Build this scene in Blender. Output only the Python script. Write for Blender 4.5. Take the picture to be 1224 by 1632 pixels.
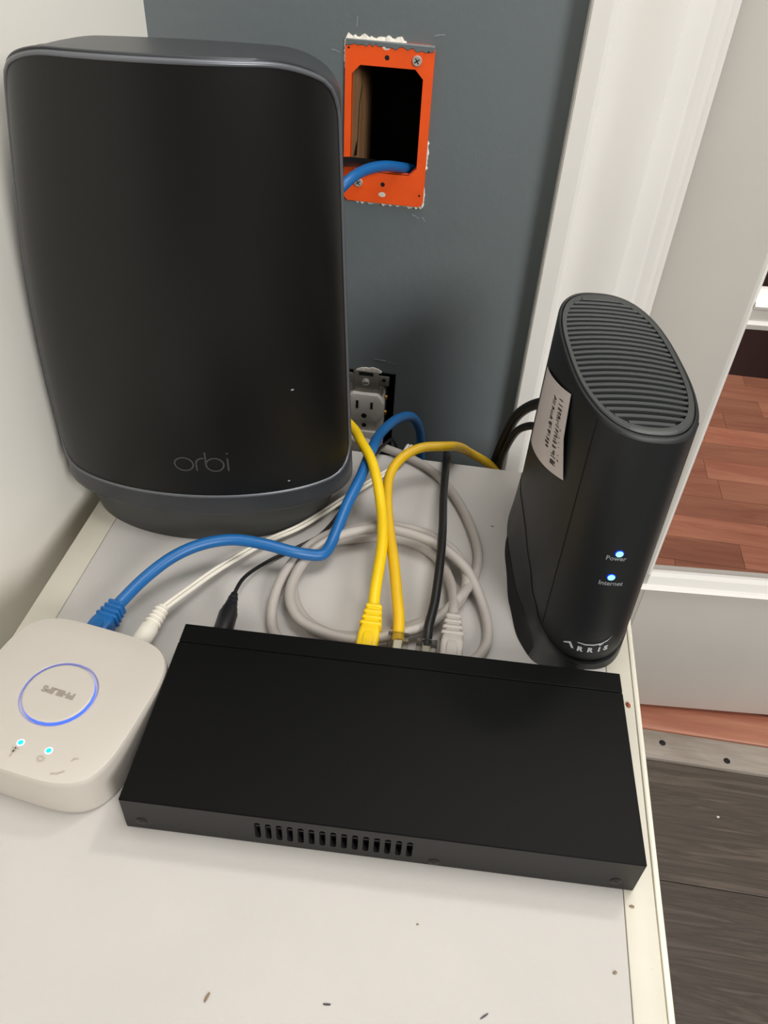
import bpy, bmesh, math, random
from mathutils import Vector, Matrix

random.seed(7)
for o in list(bpy.data.objects):
    bpy.data.objects.remove(o)
scn = bpy.context.scene
COL = scn.collection
T = 0.5                      # height of the cabinet top above the floor

# ------------------------------------------------------------------ camera
FPX = 1280.45
yaw, pitch, roll = -0.1026, 0.7220, 0.0654
cd = bpy.data.cameras.new('camera')
cam = bpy.data.objects.new('camera', cd)
COL.objects.link(cam)
cd.sensor_fit = 'HORIZONTAL'
cd.sensor_width = 36.0
cd.lens = 36.0 * FPX / 1224.0
cd.clip_start = 0.02
fw = Vector((math.sin(yaw) * math.cos(pitch), math.cos(yaw) * math.cos(pitch), -math.sin(pitch)))
r0 = Vector((math.cos(yaw), -math.sin(yaw), 0))
u0 = r0.cross(fw)
rr = math.cos(roll) * r0 + math.sin(roll) * u0
uu = -math.sin(roll) * r0 + math.cos(roll) * u0
M = Matrix((rr, uu, -fw)).transposed().to_4x4()
M.translation = Vector((-0.1204, -0.4808, 0.3680 + T))
cam.matrix_world = M
scn.camera = cam

# ------------------------------------------------------------------ world and lights
w = bpy.data.worlds.new('world')
scn.world = w
w.use_nodes = True
bg = w.node_tree.nodes['Background']
bg.inputs[0].default_value = (1.0, 0.985, 0.96, 1)
bg.inputs[1].default_value = 0.17


def area(name, loc, target, size, power, col):
    l = bpy.data.lights.new(name, 'AREA')
    l.shape = 'DISK'
    l.size = size
    l.energy = power
    l.color = col
    o = bpy.data.objects.new(name, l)
    COL.objects.link(o)
    o.location = loc
    o.rotation_euler = (Vector(target) - Vector(loc)).to_track_quat('-Z', 'Y').to_euler()
    return o


area('room_lamp', (1.40, -2.05, T + 1.30), (-0.15, -0.05, T + .1), 0.90, 50, (1.0, 0.985, 0.965))
area('ceiling_light', (0.15, -0.10, T + 1.45), (0.15, -0.10, 0), 0.70, 11.0, (1.0, 0.985, 0.965))
area('hallway_ceiling_light', (0.55, 0.62, T + 1.6), (0.55, 0.62, 0), 0.3, 20, (1.0, 0.95, 0.90))

vs = scn.view_settings
vs.view_transform = 'Standard'
vs.look = 'None'
vs.gamma = 1
vs.use_curve_mapping = False
vs.exposure = 0.0


# ------------------------------------------------------------------ materials
def srgb(r, g, b):
    f = lambda c: (c / 255 / 12.92) if c / 255 <= 0.04045 else ((c / 255 + 0.055) / 1.055) ** 2.4
    return (f(r), f(g), f(b), 1)


class NT:
    def __init__(s, name):
        s.m = bpy.data.materials.new(name)
        s.m.use_nodes = True
        s.t = s.m.node_tree
        s.b = s.t.nodes['Principled BSDF']

    def n(s, typ, **k):
        x = s.t.nodes.new(typ)
        for a, v in k.items():
            setattr(x, a, v)
        return x

    def l(s, a, b):
        s.t.links.new(a, b)

    def coord(s, scale=(1, 1, 1), kind='Object', rot=(0, 0, 0)):
        tc = s.n('ShaderNodeTexCoord')
        mp = s.n('ShaderNodeMapping')
        mp.inputs['Scale'].default_value = scale
        mp.inputs['Rotation'].default_value = rot
        s.l(tc.outputs[kind], mp.inputs[0])
        return mp.outputs[0]

    def noise(s, co, scale, detail=3, rough=.55):
        x = s.n('ShaderNodeTexNoise')
        x.inputs['Scale'].default_value = scale
        x.inputs['Detail'].default_value = detail
        x.inputs['Roughness'].default_value = rough
        s.l(co, x.inputs['Vector'])
        return x.outputs[0]

    def ramp(s, fac, stops):
        x = s.n('ShaderNodeValToRGB')
        el = x.color_ramp.elements
        while len(el) < len(stops):
            el.new(0.5)
        for e, (p, c) in zip(el, stops):
            e.position = p
            e.color = c
        s.l(fac, x.inputs[0])
        return x.outputs[0]

    def mix(s, fac, a, b, mode='MIX'):
        x = s.n('ShaderNodeMix', data_type='RGBA', blend_type=mode)
        if hasattr(fac, 'is_linked') or not isinstance(fac, (int, float)):
            s.l(fac, x.inputs[0])
        else:
            x.inputs[0].default_value = fac
        for v, i in ((a, 6), (b, 7)):
            if isinstance(v, tuple):
                x.inputs[i].default_value = v
            else:
                s.l(v, x.inputs[i])
        return x.outputs[2]

    def bump(s, h, strength, dist=0.001):
        x = s.n('ShaderNodeBump')
        x.inputs['Strength'].default_value = strength
        x.inputs['Distance'].default_value = dist
        s.l(h, x.inputs['Height'])
        s.l(x.outputs[0], s.b.inputs['Normal'])


def plain(name, col, rough=.5, metal=0, spec=.5, bump=None, var=.06, vscale=40, emit=None, es=0, coat=0):
    k = NT(name)
    co = k.coord()
    nz = k.noise(co, vscale, 4)
    lo = tuple(c * (1 - var) for c in col[:3]) + (1,)
    hi = tuple(min(1, c * (1 + var)) for c in col[:3]) + (1,)
    k.l(k.ramp(nz, [(.35, lo), (.65, hi)]), k.b.inputs['Base Color'])
    k.b.inputs['Roughness'].default_value = rough
    k.b.inputs['Metallic'].default_value = metal
    k.b.inputs['Specular IOR Level'].default_value = spec
    k.b.inputs['Coat Weight'].default_value = coat
    if bump:
        k.bump(k.noise(co, bump[0], 4), bump[1], .0006)
    if emit:
        k.b.inputs['Emission Color'].default_value = emit
        k.b.inputs['Emission Strength'].default_value = es
    return k.m


def dusty(name, col, dust, rough, size=160, thr=.04, amount=.5, var=.1, spec=.5, bump=None):
    """plain plastic with sparse tiny specks of dust"""
    k = NT(name)
    co = k.coord()
    nz = k.noise(co, 14, 4)
    lo = tuple(c * (1 - var) for c in col[:3]) + (1,)
    hi = tuple(min(1, c * (1 + var)) for c in col[:3]) + (1,)
    base = k.ramp(nz, [(.35, lo), (.65, hi)])
    v = k.n('ShaderNodeTexVoronoi')
    v.inputs['Scale'].default_value = size
    k.l(co, v.inputs['Vector'])
    m1 = k.ramp(v.outputs['Distance'], [(thr, (1, 1, 1, 1)), (thr * 1.8, (0, 0, 0, 1))])
    m2 = k.ramp(k.noise(co, size * .35, 1), [(.66, (0, 0, 0, 1)), (.70, (amount,) * 3 + (1,))])
    msk = k.mix(1.0, m1, m2, 'MULTIPLY')
    k.l(k.mix(msk, base, dust), k.b.inputs['Base Color'])
    k.b.inputs['Roughness'].default_value = rough
    k.b.inputs['Specular IOR Level'].default_value = spec
    if bump:
        k.bump(k.noise(co, bump[0], 3), bump[1], .0004)
    return k.m


def wood(name, stops, rough, scale=(2, 22, 22), bump=.1, rnd=.25, dist=2.0, fine=60):
    k = NT(name)
    tc = k.n('ShaderNodeTexCoord')
    oi = k.n('ShaderNodeObjectInfo')
    add = k.n('ShaderNodeVectorMath', operation='ADD')
    sc = k.n('ShaderNodeVectorMath', operation='SCALE')
    k.l(oi.outputs['Location'], sc.inputs[0])
    sc.inputs['Scale'].default_value = 37.7
    k.l(tc.outputs['Object'], add.inputs[0])
    k.l(sc.outputs[0], add.inputs[1])
    mp = k.n('ShaderNodeMapping')
    mp.inputs['Scale'].default_value = scale
    k.l(add.outputs[0], mp.inputs[0])
    nz = k.n('ShaderNodeTexNoise')
    nz.inputs['Scale'].default_value = 1.6
    nz.inputs['Detail'].default_value = 7
    nz.inputs['Roughness'].default_value = .62
    nz.inputs['Distortion'].default_value = dist
    k.l(mp.outputs[0], nz.inputs['Vector'])
    c = k.ramp(nz.outputs[0], stops)
    mp2 = k.n('ShaderNodeMapping')
    mp2.inputs['Scale'].default_value = (scale[0] * 2, scale[1] * 5, scale[2] * 5)
    k.l(add.outputs[0], mp2.inputs[0])
    fz = k.noise(mp2.outputs[0], 3, 5)
    c = k.mix(.35, c, k.ramp(fz, [(.3, (.45, .45, .45, 1)), (.7, (1, 1, 1, 1))]), 'MULTIPLY')
    rv = k.ramp(oi.outputs['Random'], [(0, (1 - rnd,) * 3 + (1,)), (1, (1 + rnd * .4, 1 + rnd * .35, 1 + rnd * .3, 1))])
    c = k.mix(1.0, c, rv, 'MULTIPLY')
    k.l(c, k.b.inputs['Base Color'])
    k.b.inputs['Roughness'].default_value = rough
    k.bump(fz, bump, .0006)
    return k.m


MT = {}
MT['wall_grey'] = plain('grey_wall_paint', srgb(108, 116, 118), .38, bump=(160, .35), var=.03, vscale=6)
MT['wall_white'] = plain('white_wall_paint', srgb(244, 240, 230), .38, bump=(120, .12), var=.02, vscale=5)
MT['trim_white'] = plain('white_trim_paint', srgb(238, 235, 229), .28, bump=(60, .1), var=.015, vscale=8)
MT['door_white'] = plain('white_door_paint', srgb(206, 202, 194), .35, bump=(50, .1), var=.03, vscale=6)
MT['plaster'] = plain('torn_drywall', srgb(232, 226, 214), .9, bump=(900, .8), var=.1, vscale=300)
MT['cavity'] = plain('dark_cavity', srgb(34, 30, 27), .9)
MT['stud'] = wood('raw_stud_wood', [(.3, srgb(120, 84, 52)), (.7, srgb(170, 128, 84))], .8, (30, 30, 3), .3)
MT['orange'] = plain('orange_plastic', srgb(250, 92, 30), .42, var=.04, vscale=60)
MT['steel'] = plain('zinc_steel', srgb(200, 197, 190), .35, .35, var=.1, vscale=200)
MT['steel_dull'] = plain('dull_steel', srgb(140, 136, 128), .4, .4, var=.15, vscale=120)
MT['brass'] = plain('brass_screw', srgb(190, 150, 70), .35, 1.0)
MT['ivory'] = plain('white_outlet_plastic', srgb(214, 208, 200), .35, var=.02)
MT['hole'] = plain('dark_hole', srgb(10, 9, 9), .8)
MT['laminate'] = dusty('white_laminate', srgb(191, 187, 182), srgb(120, 112, 100), .55, 60, .035, .6, .02, spec=.2, bump=(500, .25))
MT['laminate_edge'] = dusty('cream_laminate', srgb(206, 201, 185), srgb(130, 115, 90), .45, 60, .03, .6, .04)
MT['edge_band'] = plain('cream_edge_band', srgb(230, 225, 208), .35, var=.02)
MT['black'] = dusty('matte_black_plastic', srgb(20, 20, 19), srgb(150, 150, 148), .42, 70, .03, .7, .08)
MT['panel_black'] = dusty('black_front_panel', srgb(9, 9, 8), srgb(160, 160, 158), .40, 50, .022, .7, .06, spec=.40)
MT['shell'] = plain('graphite_shell', srgb(62, 64, 67), .38, .25, var=.05, vscale=10)
MT['rim'] = plain('graphite_rim', srgb(104, 106, 111), .34, .35, var=.03)
MT['foot'] = plain('graphite_foot', srgb(58, 59, 57), .45, var=.05)
MT['logo_grey'] = plain('dark_grey_print', srgb(64, 63, 62), .5)
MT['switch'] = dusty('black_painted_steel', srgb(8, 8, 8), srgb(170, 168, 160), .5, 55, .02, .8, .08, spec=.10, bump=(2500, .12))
MT['switch_front_lit'] = dusty('black_painted_steel_lit', srgb(24, 23, 22), srgb(130, 128, 120), .5, 90, .02, .5, .06, bump=(2500, .12))  # same black paint as the lid, lightened for lamplight on the front
MT['screw_black'] = plain('black_screw', srgb(44, 43, 41), .35, .6)
MT['modem'] = plain('charcoal_plastic', srgb(30, 32, 33), .42, spec=.35, var=.05, vscale=12, bump=(1800, .1))
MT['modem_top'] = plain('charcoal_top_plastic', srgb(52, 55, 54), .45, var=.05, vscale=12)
MT['modem_base'] = plain('dark_base_plastic', srgb(27, 28, 28), .42, var=.05)
MT['seam'] = plain('seam_shadow_plastic', srgb(14, 14, 14), .6)
MT['print_grey'] = plain('light_grey_print', srgb(190, 193, 194), .5)
MT['print_dim'] = plain('dim_grey_print', srgb(150, 154, 160), .5)
MT['sticker'] = plain('sticker_paper', srgb(214, 204, 202), .5, var=.03)
MT['ink'] = plain('black_ink', srgb(40, 36, 38), .6)
MT['hub'] = dusty('white_hub_plastic', srgb(196, 189, 179), srgb(150, 140, 122), .33, 110, .05, .5, .025)
MT['hub_button'] = dusty('white_button_plastic', srgb(196, 189, 179), srgb(150, 140, 122), .33, 110, .04, .3, .02)
MT['hub_print'] = plain('taupe_print', srgb(150, 141, 130), .5)
MT['led_blue'] = plain('blue_ring_light', srgb(60, 90, 230), .4, emit=srgb(70, 110, 255), es=1.1)
MT['led_cyan'] = plain('cyan_light', srgb(0, 150, 240), .4, emit=srgb(0, 178, 255), es=1.25)
MT['led_halo'] = plain('pale_blue_light', srgb(200, 225, 255), .4, emit=srgb(205, 232, 255), es=.9)
MT['led_white'] = plain('blue_white_light', srgb(140, 220, 255), .4, emit=srgb(120, 220, 255), es=1.6)
MT['led_bloom'] = plain('deep_blue_bloom', srgb(10, 30, 160), .4, emit=srgb(20, 60, 255), es=.45)  # dim emission for the bloom painted round the modem lights
MT['cable_blue'] = plain('blue_cable_jacket', srgb(22, 98, 162), .4, var=.04)
MT['cable_yellow'] = plain('yellow_cable_jacket', srgb(240, 200, 12), .42, var=.04)
MT['cable_yellow2'] = plain('ochre_cable_jacket', srgb(222, 178, 22), .45, var=.05)
MT['cable_black'] = plain('black_cable_jacket', srgb(22, 22, 23), .4)
MT['cable_grey'] = plain('grey_cable_jacket', srgb(174, 167, 160), .5, var=.03)
MT['cable_white'] = plain('white_cable_jacket', srgb(228, 222, 208), .42, var=.03)
MT['dark_wall'] = plain('dark_brown_wall', srgb(60, 44, 44), .6, var=.08, vscale=5)
MT['scuff'] = plain('paint_scuff', srgb(136, 144, 146), .6)
MT['icon'] = plain('pale_taupe_print', srgb(178, 167, 153), .5)
MT['crumb'] = plain('brown_crumb', srgb(140, 122, 98), .9, var=.3, vscale=400)
MT['chip_red'] = plain('rust_chip', srgb(150, 82, 48), .8, var=.3, vscale=400)
MT['white_speck'] = plain('white_speck', srgb(225, 222, 215), .8)
MT['vinyl'] = wood('grey_brown_vinyl', [(.28, srgb(54, 47, 42)), (.42, srgb(94, 83, 74)), (.52, srgb(76, 67, 59)), (.62, srgb(106, 94, 84)), (.78, srgb(66, 57, 50))], .5, (2.0, 30, 30), .1, .15, 1.8)
MT['saddle'] = wood('pale_grey_threshold', [(.3, srgb(150, 138, 126)), (.7, srgb(184, 174, 162))], .45, (3, 20, 20), .1, .05, .8)
MT['red_wood'] = wood('red_wood_laminate', [(.25, srgb(166, 100, 80)), (.5, srgb(196, 130, 104)), (.78, srgb(212, 150, 120))], .35, (2.0, 16, 16), .04, .30, .8)


def glassy(name, col, rough, tr):
    k = NT(name)
    tb = k.n('ShaderNodeBsdfTransparent')
    tb.inputs[0].default_value = col
    gb = k.n('ShaderNodeBsdfGlossy')
    gb.inputs['Roughness'].default_value = rough
    nz = k.noise(k.coord(), 8, 2)
    fr = k.n('ShaderNodeLayerWeight')
    fr.inputs[0].default_value = tr
    mm = k.n('ShaderNodeMath', operation='MULTIPLY')
    k.l(fr.outputs['Fresnel'], mm.inputs[0])
    mm.inputs[1].default_value = .9
    ms = k.n('ShaderNodeMixShader')
    k.l(mm.outputs[0], ms.inputs[0])
    k.l(tb.outputs[0], ms.inputs[1])
    k.l(gb.outputs[0], ms.inputs[2])
    k.l(ms.outputs[0], k.t.nodes['Material Output'].inputs[0])
    return k.m


MT['glass'] = glassy('door_glass', (.97, .97, .97, 1), .02, .08)
MT['clear_plastic'] = glassy('clear_plug_plastic', (.95, .95, .93, 1), .1, .22)


# ------------------------------------------------------------------ mesh helpers
def link(name, me, mat, parent=None, loc=None, rz=0.0, smooth=False):
    o = bpy.data.objects.new(name, me)
    COL.objects.link(o)
    if mat:
        me.materials.append(MT[mat])
    if parent:
        o.parent = parent
    if loc:
        o.location = loc
    if rz:
        o.rotation_euler = (0, 0, rz)
    if smooth:
        for p in me.polygons:
            p.use_smooth = True
        try:
            me.set_sharp_from_angle(angle=math.radians(smooth if smooth is not True else 40))
        except Exception:
            pass
    return o


def mesh(name, vs_, fs, mat, parent=None, loc=None, rz=0.0, smooth=False):
    me = bpy.data.meshes.new(name)
    me.from_pydata([tuple(v) for v in vs_], [], fs)
    bm = bmesh.new()
    bm.from_mesh(me)
    bmesh.ops.recalc_face_normals(bm, faces=bm.faces)
    bm.to_mesh(me)
    bm.free()
    me.update()
    return link(name, me, mat, parent, loc, rz, smooth)


def box_bm(bm, lo, hi, bevel=0, seg=2):
    b = bmesh.new()
    bmesh.ops.create_cube(b, size=1)
    for v in b.verts:
        v.co = Vector([(lo[i] + hi[i]) / 2 + v.co[i] * (hi[i] - lo[i]) for i in range(3)])
    if bevel:
        bmesh.ops.bevel(b, geom=list(b.edges), offset=bevel, segments=seg, profile=.5, affect='EDGES')
    tmp = bpy.data.meshes.new('t')
    b.to_mesh(tmp)
    b.free()
    bm.from_mesh(tmp)
    bpy.data.meshes.remove(tmp)


def box(name, lo, hi, mat, parent=None, bevel=0, seg=2, loc=None, rz=0.0):
    bm = bmesh.new()
    box_bm(bm, lo, hi, bevel, seg)
    me = bpy.data.meshes.new(name)
    bm.to_mesh(me)
    bm.free()
    return link(name, me, mat, parent, loc, rz, 35 if bevel else False)


def loft(rings, closed=True, cap0=True, cap1=True):
    vs_, fs = [], []
    n = len(rings[0])
    for r in rings:
        vs_ += [tuple(p) for p in r]
    for i in range(len(rings) - 1):
        for j in range(n if closed else n - 1):
            k = (j + 1) % n
            fs.append((i * n + j, i * n + k, (i + 1) * n + k, (i + 1) * n + j))
    if cap0:
        fs.append(tuple(range(n))[::-1])
    if cap1:
        fs.append(tuple(range((len(rings) - 1) * n, len(rings) * n)))
    return vs_, fs


def empty(name, loc, rz=0.0):
    o = bpy.data.objects.new(name, None)
    COL.objects.link(o)
    o.location = loc
    o.rotation_euler = (0, 0, rz)
    o.empty_display_size = .02
    return o


def tag(o, label, cat=None, group=None, kind=None):
    o['label'] = label
    if cat:
        o['category'] = cat
    if group:
        o['group'] = group
    if kind:
        o['kind'] = kind
    return o


def struct(o, label=None):
    o['kind'] = 'structure'
    if label:
        o['label'] = label
    return o


def smooth_path(pts, step=.0035):
    P = [Vector(p) for p in pts]
    P = [P[0] * 2 - P[1]] + P + [P[-1] * 2 - P[-2]]
    out = []
    for i in range(1, len(P) - 2):
        a, b, c, d = P[i - 1], P[i], P[i + 1], P[i + 2]
        t0 = 0
        t1 = t0 + max(1e-5, (b - a).length) ** .5
        t2 = t1 + max(1e-5, (c - b).length) ** .5
        t3 = t2 + max(1e-5, (d - c).length) ** .5
        n = max(2, int((c - b).length / step))
        for k in range(n):
            t = t1 + (t2 - t1) * k / n
            A1 = a * ((t1 - t) / (t1 - t0)) + b * ((t - t0) / (t1 - t0))
            A2 = b * ((t2 - t) / (t2 - t1)) + c * ((t - t1) / (t2 - t1))
            A3 = c * ((t3 - t) / (t3 - t2)) + d * ((t - t2) / (t3 - t2))
            B1 = A1 * ((t2 - t) / (t2 - t0)) + A2 * ((t - t0) / (t2 - t0))
            B2 = A2 * ((t3 - t) / (t3 - t1)) + A3 * ((t - t1) / (t3 - t1))
            out.append(B1 * ((t2 - t) / (t2 - t1)) + B2 * ((t - t1) / (t2 - t1)))
    out.append(P[-2].copy())
    return out


def frames(path):
    n = len(path)
    tan = [(path[min(i + 1, n - 1)] - path[max(i - 1, 0)]).normalized() for i in range(n)]
    up = Vector((0, 0, 1)) if abs(tan[0].z) < .9 else Vector((1, 0, 0))
    s = tan[0].cross(up).normalized()
    fr = []
    for i in range(n):
        if i:
            ax = tan[i - 1].cross(tan[i])
            if ax.length > 1e-8:
                s = Matrix.Rotation(tan[i - 1].angle(tan[i]), 3, ax.normalized()) @ s
        s = (s - tan[i] * s.dot(tan[i])).normalized()
        fr.append((tan[i], s, s.cross(tan[i])))
    return fr


def tube(name, path, prof, mat, parent=None, seg=12):
    """prof: radius, or function (i/n) -> list of (a,b) section points"""
    fr = frames(path)
    rings = []
    for i, (p, (t, s, u)) in enumerate(zip(path, fr)):
        if callable(prof):
            sec = prof(i / (len(path) - 1))
        else:
            sec = [(prof * math.cos(2 * math.pi * j / seg), prof * math.sin(2 * math.pi * j / seg)) for j in range(seg)]
        rings.append([p + s * a + u * b for a, b in sec])
    v, f = loft(rings)
    return mesh(name, v, f, mat, parent, smooth=50)


def boolean_diff(o, cutters):
    for c in cutters:
        m = o.modifiers.new('b', 'BOOLEAN')
        m.operation = 'DIFFERENCE'
        m.solver = 'EXACT'
        m.object = c
    bpy.context.view_layer.update()
    dg = bpy.context.evaluated_depsgraph_get()
    me = bpy.data.meshes.new_from_object(o.evaluated_get(dg))
    o.modifiers.clear()
    o.data = me
    for c in cutters:
        bpy.data.objects.remove(c)


def text_verts(txt, size, extrude=0.0, bold=0.0):
    cu = bpy.data.curves.new('txt', 'FONT')
    cu.body = txt
    cu.size = size
    cu.align_x = 'CENTER'
    cu.resolution_u = 3
    cu.offset = bold
    o = bpy.data.objects.new('txt', cu)
    COL.objects.link(o)
    bpy.context.view_layer.update()
    me = bpy.data.meshes.new_from_object(o.evaluated_get(bpy.context.evaluated_depsgraph_get()))
    V = [v.co.copy() for v in me.vertices]
    F = [tuple(p.vertices) for p in me.polygons]
    bpy.data.objects.remove(o)
    bpy.data.curves.remove(cu)
    bpy.data.meshes.remove(me)
    return V, F


def ribbon(pts, wd, closed=False):
    """flat stroke in 2D"""
    n = len(pts)
    V, F = [], []
    for i, p in enumerate(pts):
        a = pts[(i - 1) % n] if (closed or i) else pts[i]
        b = pts[(i + 1) % n] if (closed or i < n - 1) else pts[i]
        d = Vector((b[0] - a[0], b[1] - a[1])).normalized()
        nn = Vector((-d.y, d.x)) * wd / 2
        V += [(p[0] + nn.x, p[1] + nn.y), (p[0] - nn.x, p[1] - nn.y)]
    for i in range(n if closed else n - 1):
        k = (i + 1) % n
        F.append((2 * i, 2 * i + 1, 2 * k + 1, 2 * k))
    return V, F


def arc(cx, cy, rx, ry, a0, a1, n=20):
    return [(cx + rx * math.cos(math.radians(a0 + (a1 - a0) * i / n)), cy + ry * math.sin(math.radians(a0 + (a1 - a0) * i / n))) for i in range(n + 1)]


def disc(name, c, r, axis, h, mat, parent, n=20, r2=None):
    """short cylinder standing from c along axis"""
    ax = Vector(axis).normalized()
    s = ax.orthogonal().normalized()
    u = ax.cross(s)
    c = Vector(c)
    r2 = r if r2 is None else r2
    rg = lambda rad, d: [c + ax * d + s * rad * math.cos(2 * math.pi * i / n) + u * rad * math.sin(2 * math.pi * i / n) for i in range(n)]
    v, f = loft([rg(r, 0), rg(r, h * .6), rg(r2 * .92, h)])
    return mesh(name, v, f, mat, parent, smooth=40)


# ------------------------------------------------------------------ the room
YW = .108                      # face of the grey wall
XC = -.3616                    # inside corner with the white wall
H1 = (-.2242, -.1695, .1500 + T, .2500 + T)       # cut-out behind the orange bracket
H2 = (-.2290, -.1785, -.088 + T, .004 + T)        # cut-out of the receptacle
XE = -.030


def wall_with_holes(name, x0, x1, z0, z1, holes, y, depth, mat):
    xs = sorted({x0, x1, *[h[0] for h in holes], *[h[1] for h in holes]})
    zs = sorted({z0, z1, *[h[2] for h in holes], *[h[3] for h in holes]})
    bm = bmesh.new()
    for i in range(len(xs) - 1):
        for j in range(len(zs) - 1):
            cx, cz = (xs[i] + xs[i + 1]) / 2, (zs[j] + zs[j + 1]) / 2
            if any(h[0] < cx < h[1] and h[2] < cz < h[3] for h in holes):
                continue
            for yy in (y, y + depth):
                bm.faces.new([bm.verts.new(p) for p in ((xs[i], yy, zs[j]), (xs[i + 1], yy, zs[j]), (xs[i + 1], yy, zs[j + 1]), (xs[i], yy, zs[j + 1]))])
    rects = [(h, -1) for h in holes] + [((x0, x1, z0, z1), 1)]
    for h, s in rects:
        c = [(h[0], h[2]), (h[1], h[2]), (h[1], h[3]), (h[0], h[3])]
        for k in range(4):
            a, b = c[k], c[(k + 1) % 4]
            bm.faces.new([bm.verts.new(p) for p in ((a[0], y, a[1]), (b[0], y, b[1]), (b[0], y + depth, b[1]), (a[0], y + depth, a[1]))])
    bmesh.ops.remove_doubles(bm, verts=bm.verts, dist=1e-5)
    bmesh.ops.recalc_face_normals(bm, faces=bm.faces)
    me = bpy.data.meshes.new(name)
    bm.to_mesh(me)
    bm.free()
    return link(name, me, mat)


struct(wall_with_holes('wall_back', XC - .02, XE, 0, 2.3, [H1, H2], YW, .0125, 'wall_grey'), 'grey painted wall behind the devices')

# cavities behind the two cut-outs (inside of the wall)
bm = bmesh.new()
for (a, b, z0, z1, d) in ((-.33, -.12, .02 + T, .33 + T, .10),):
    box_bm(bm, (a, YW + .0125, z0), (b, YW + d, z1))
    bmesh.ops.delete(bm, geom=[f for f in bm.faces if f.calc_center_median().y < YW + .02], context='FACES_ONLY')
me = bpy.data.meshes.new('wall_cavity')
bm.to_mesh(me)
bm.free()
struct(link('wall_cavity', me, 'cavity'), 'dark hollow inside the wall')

sd = empty('wall_stud', (-.238, .150, .02 + T))
struct(sd, 'raw wooden stud inside the wall opening')
box('plank', (-.020, -.028, 0), (.0185, .040, .31), 'stud', sd, .001)
v, f = ribbon([(-.0296, .0), (-.0262, .012), (-.0244, .022), (-.0226, .032), (-.0130, .042)], .0022)
mesh('crack', [(.0187, a, .155 + b) for a, b in v] + [(.0180, a, .155 + b) for a, b in v], f + [tuple(i + len(v) for i in q) for q in f], 'hole', sd)

# white wall at the left, swinging slightly away from the cabinet
dx = .0958
yl = -1.4
v = [(XC, YW, 0), (XC - dx * (YW - yl), yl, 0), (XC - dx * (YW - yl), yl, 2.3), (XC, YW, 2.3)]
v2 = [(x - .10, y, z) for x, y, z in v]
struct(mesh('wall_left', v + v2, [(0, 1, 2, 3), (7, 6, 5, 4), (0, 3, 7, 4), (1, 5, 6, 2), (3, 2, 6, 7), (0, 4, 5, 1)], 'wall_white'), 'white painted wall at the left')

# wall beyond the doorway
DX1 = .80
struct(box('wall_back_beyond_door', (DX1 + .02, YW, 0), (1.8, YW + .112, 2.3), 'wall_grey'), 'grey wall beyond the doorway')
struct(box('wall_back_inner', (XE, YW + .03, 0), (.002, YW + .112, 2.3), 'wall_grey'), 'wall edge behind the door casing')


def casing(name, x0, sgn, label):
    prof = [(0, 0), (0, -.0165), (.0012, -.0180), (.0125, -.0190), (.0150, -.0184), (.0166, -.0150), (.0182, -.0122), (.024, -.0112), (.032, -.0120), (.042, -.0146), (.050, -.0156), (.0556, -.0152), (.0572, -.0126), (.0590, -.0120),
            (.0700, -.0112), (.0725, -.0095), (.0725, 0)]
    r0_ = [(x0 + sgn * a, YW + b - .0005, 0) for a, b in prof]
    r1_ = [(x, y, 2.1) for x, y, z in r0_]
    vv, ff = loft([r0_, r1_])
    o = mesh(name, vv, ff, 'trim_white', smooth=16)
    return struct(o, label)


casing('trim_1', -.0752, 1, 'white moulded door casing beside the grey wall')
casing('trim_2', DX1 + .0752, -1, 'white moulded door casing on the far side of the doorway')
j = empty('trim_3', (0, 0, 0))
struct(j, 'white door jamb with a thin stop strip')
box('jamb', (-.003, YW - .0005, 0), (.0060, .222, 2.1), 'trim_white', j, .0008)
box('jamb', (DX1 - .0095, YW - .009, 0), (DX1 + .003, .222, 2.1), 'trim_white', j, .0008)
box('stop_strip', (.0060, .150, 0), (.0195, .1655, 2.1), 'trim_white', j, .0025, 3)
box('stop_strip', (.0192, .157, 0), (.0255, .1655, 2.1), 'trim_white', j, .0015, 2)

# door, a little ajar
dr = empty('door_1', (.0275, .1700, 0), math.radians(4.5))
struct(dr, 'white glazed door standing slightly ajar')
DW, DH, DTK = .755, 2.03, .035
GL = .0835                    # left edge of the glazing
GR = DW - .0835
zb = .0130
ZG0 = -.252 + T
mun = [(.0406 + T, .0782 + T)]
pitchz = .0782 - (-.252)
for k in range(1, 4):
    mun.append((mun[0][0] + k * pitchz, mun[0][1] + k * pitchz))
ztop = mun[-1][0] + pitchz
box('stile', (0, 0, zb), (GL, DTK, DH), 'door_white', dr, .0012)
box('stile', (GR, 0, zb), (DW, DTK, DH), 'door_white', dr, .0012)
box('rail', (GL, .0002, zb), (GR, DTK, ZG0 - .018), 'door_white', dr, .0006)
box('rail', (GL, .0002, ztop), (GR, DTK, DH), 'door_white', dr, .0006)


def bead(name, p0, p1, inward, w=.012, out=.0055):
    """glazing bead: sloped moulding from p0 to p1, sloping towards 'inward' (unit vec in door plane)"""
    p0, p1, inw = Vector(p0), Vector(p1), Vector(inward)
    d = Vector((0, 1, 0))
    sec = [(-.006, 0), (-.006, -out), (-.003, -out - .002), (0, -out), (.001, -out + .003), (w * .75, .004), (w, .008), (w, .012), (-.006, .012)]
    rg = [[q + inw * a + d * b for a, b in sec] for q in (p0, p1)]
    vv, ff = loft(rg)
    return mesh(name, vv, ff, 'trim_white', dr, smooth=25)


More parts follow.
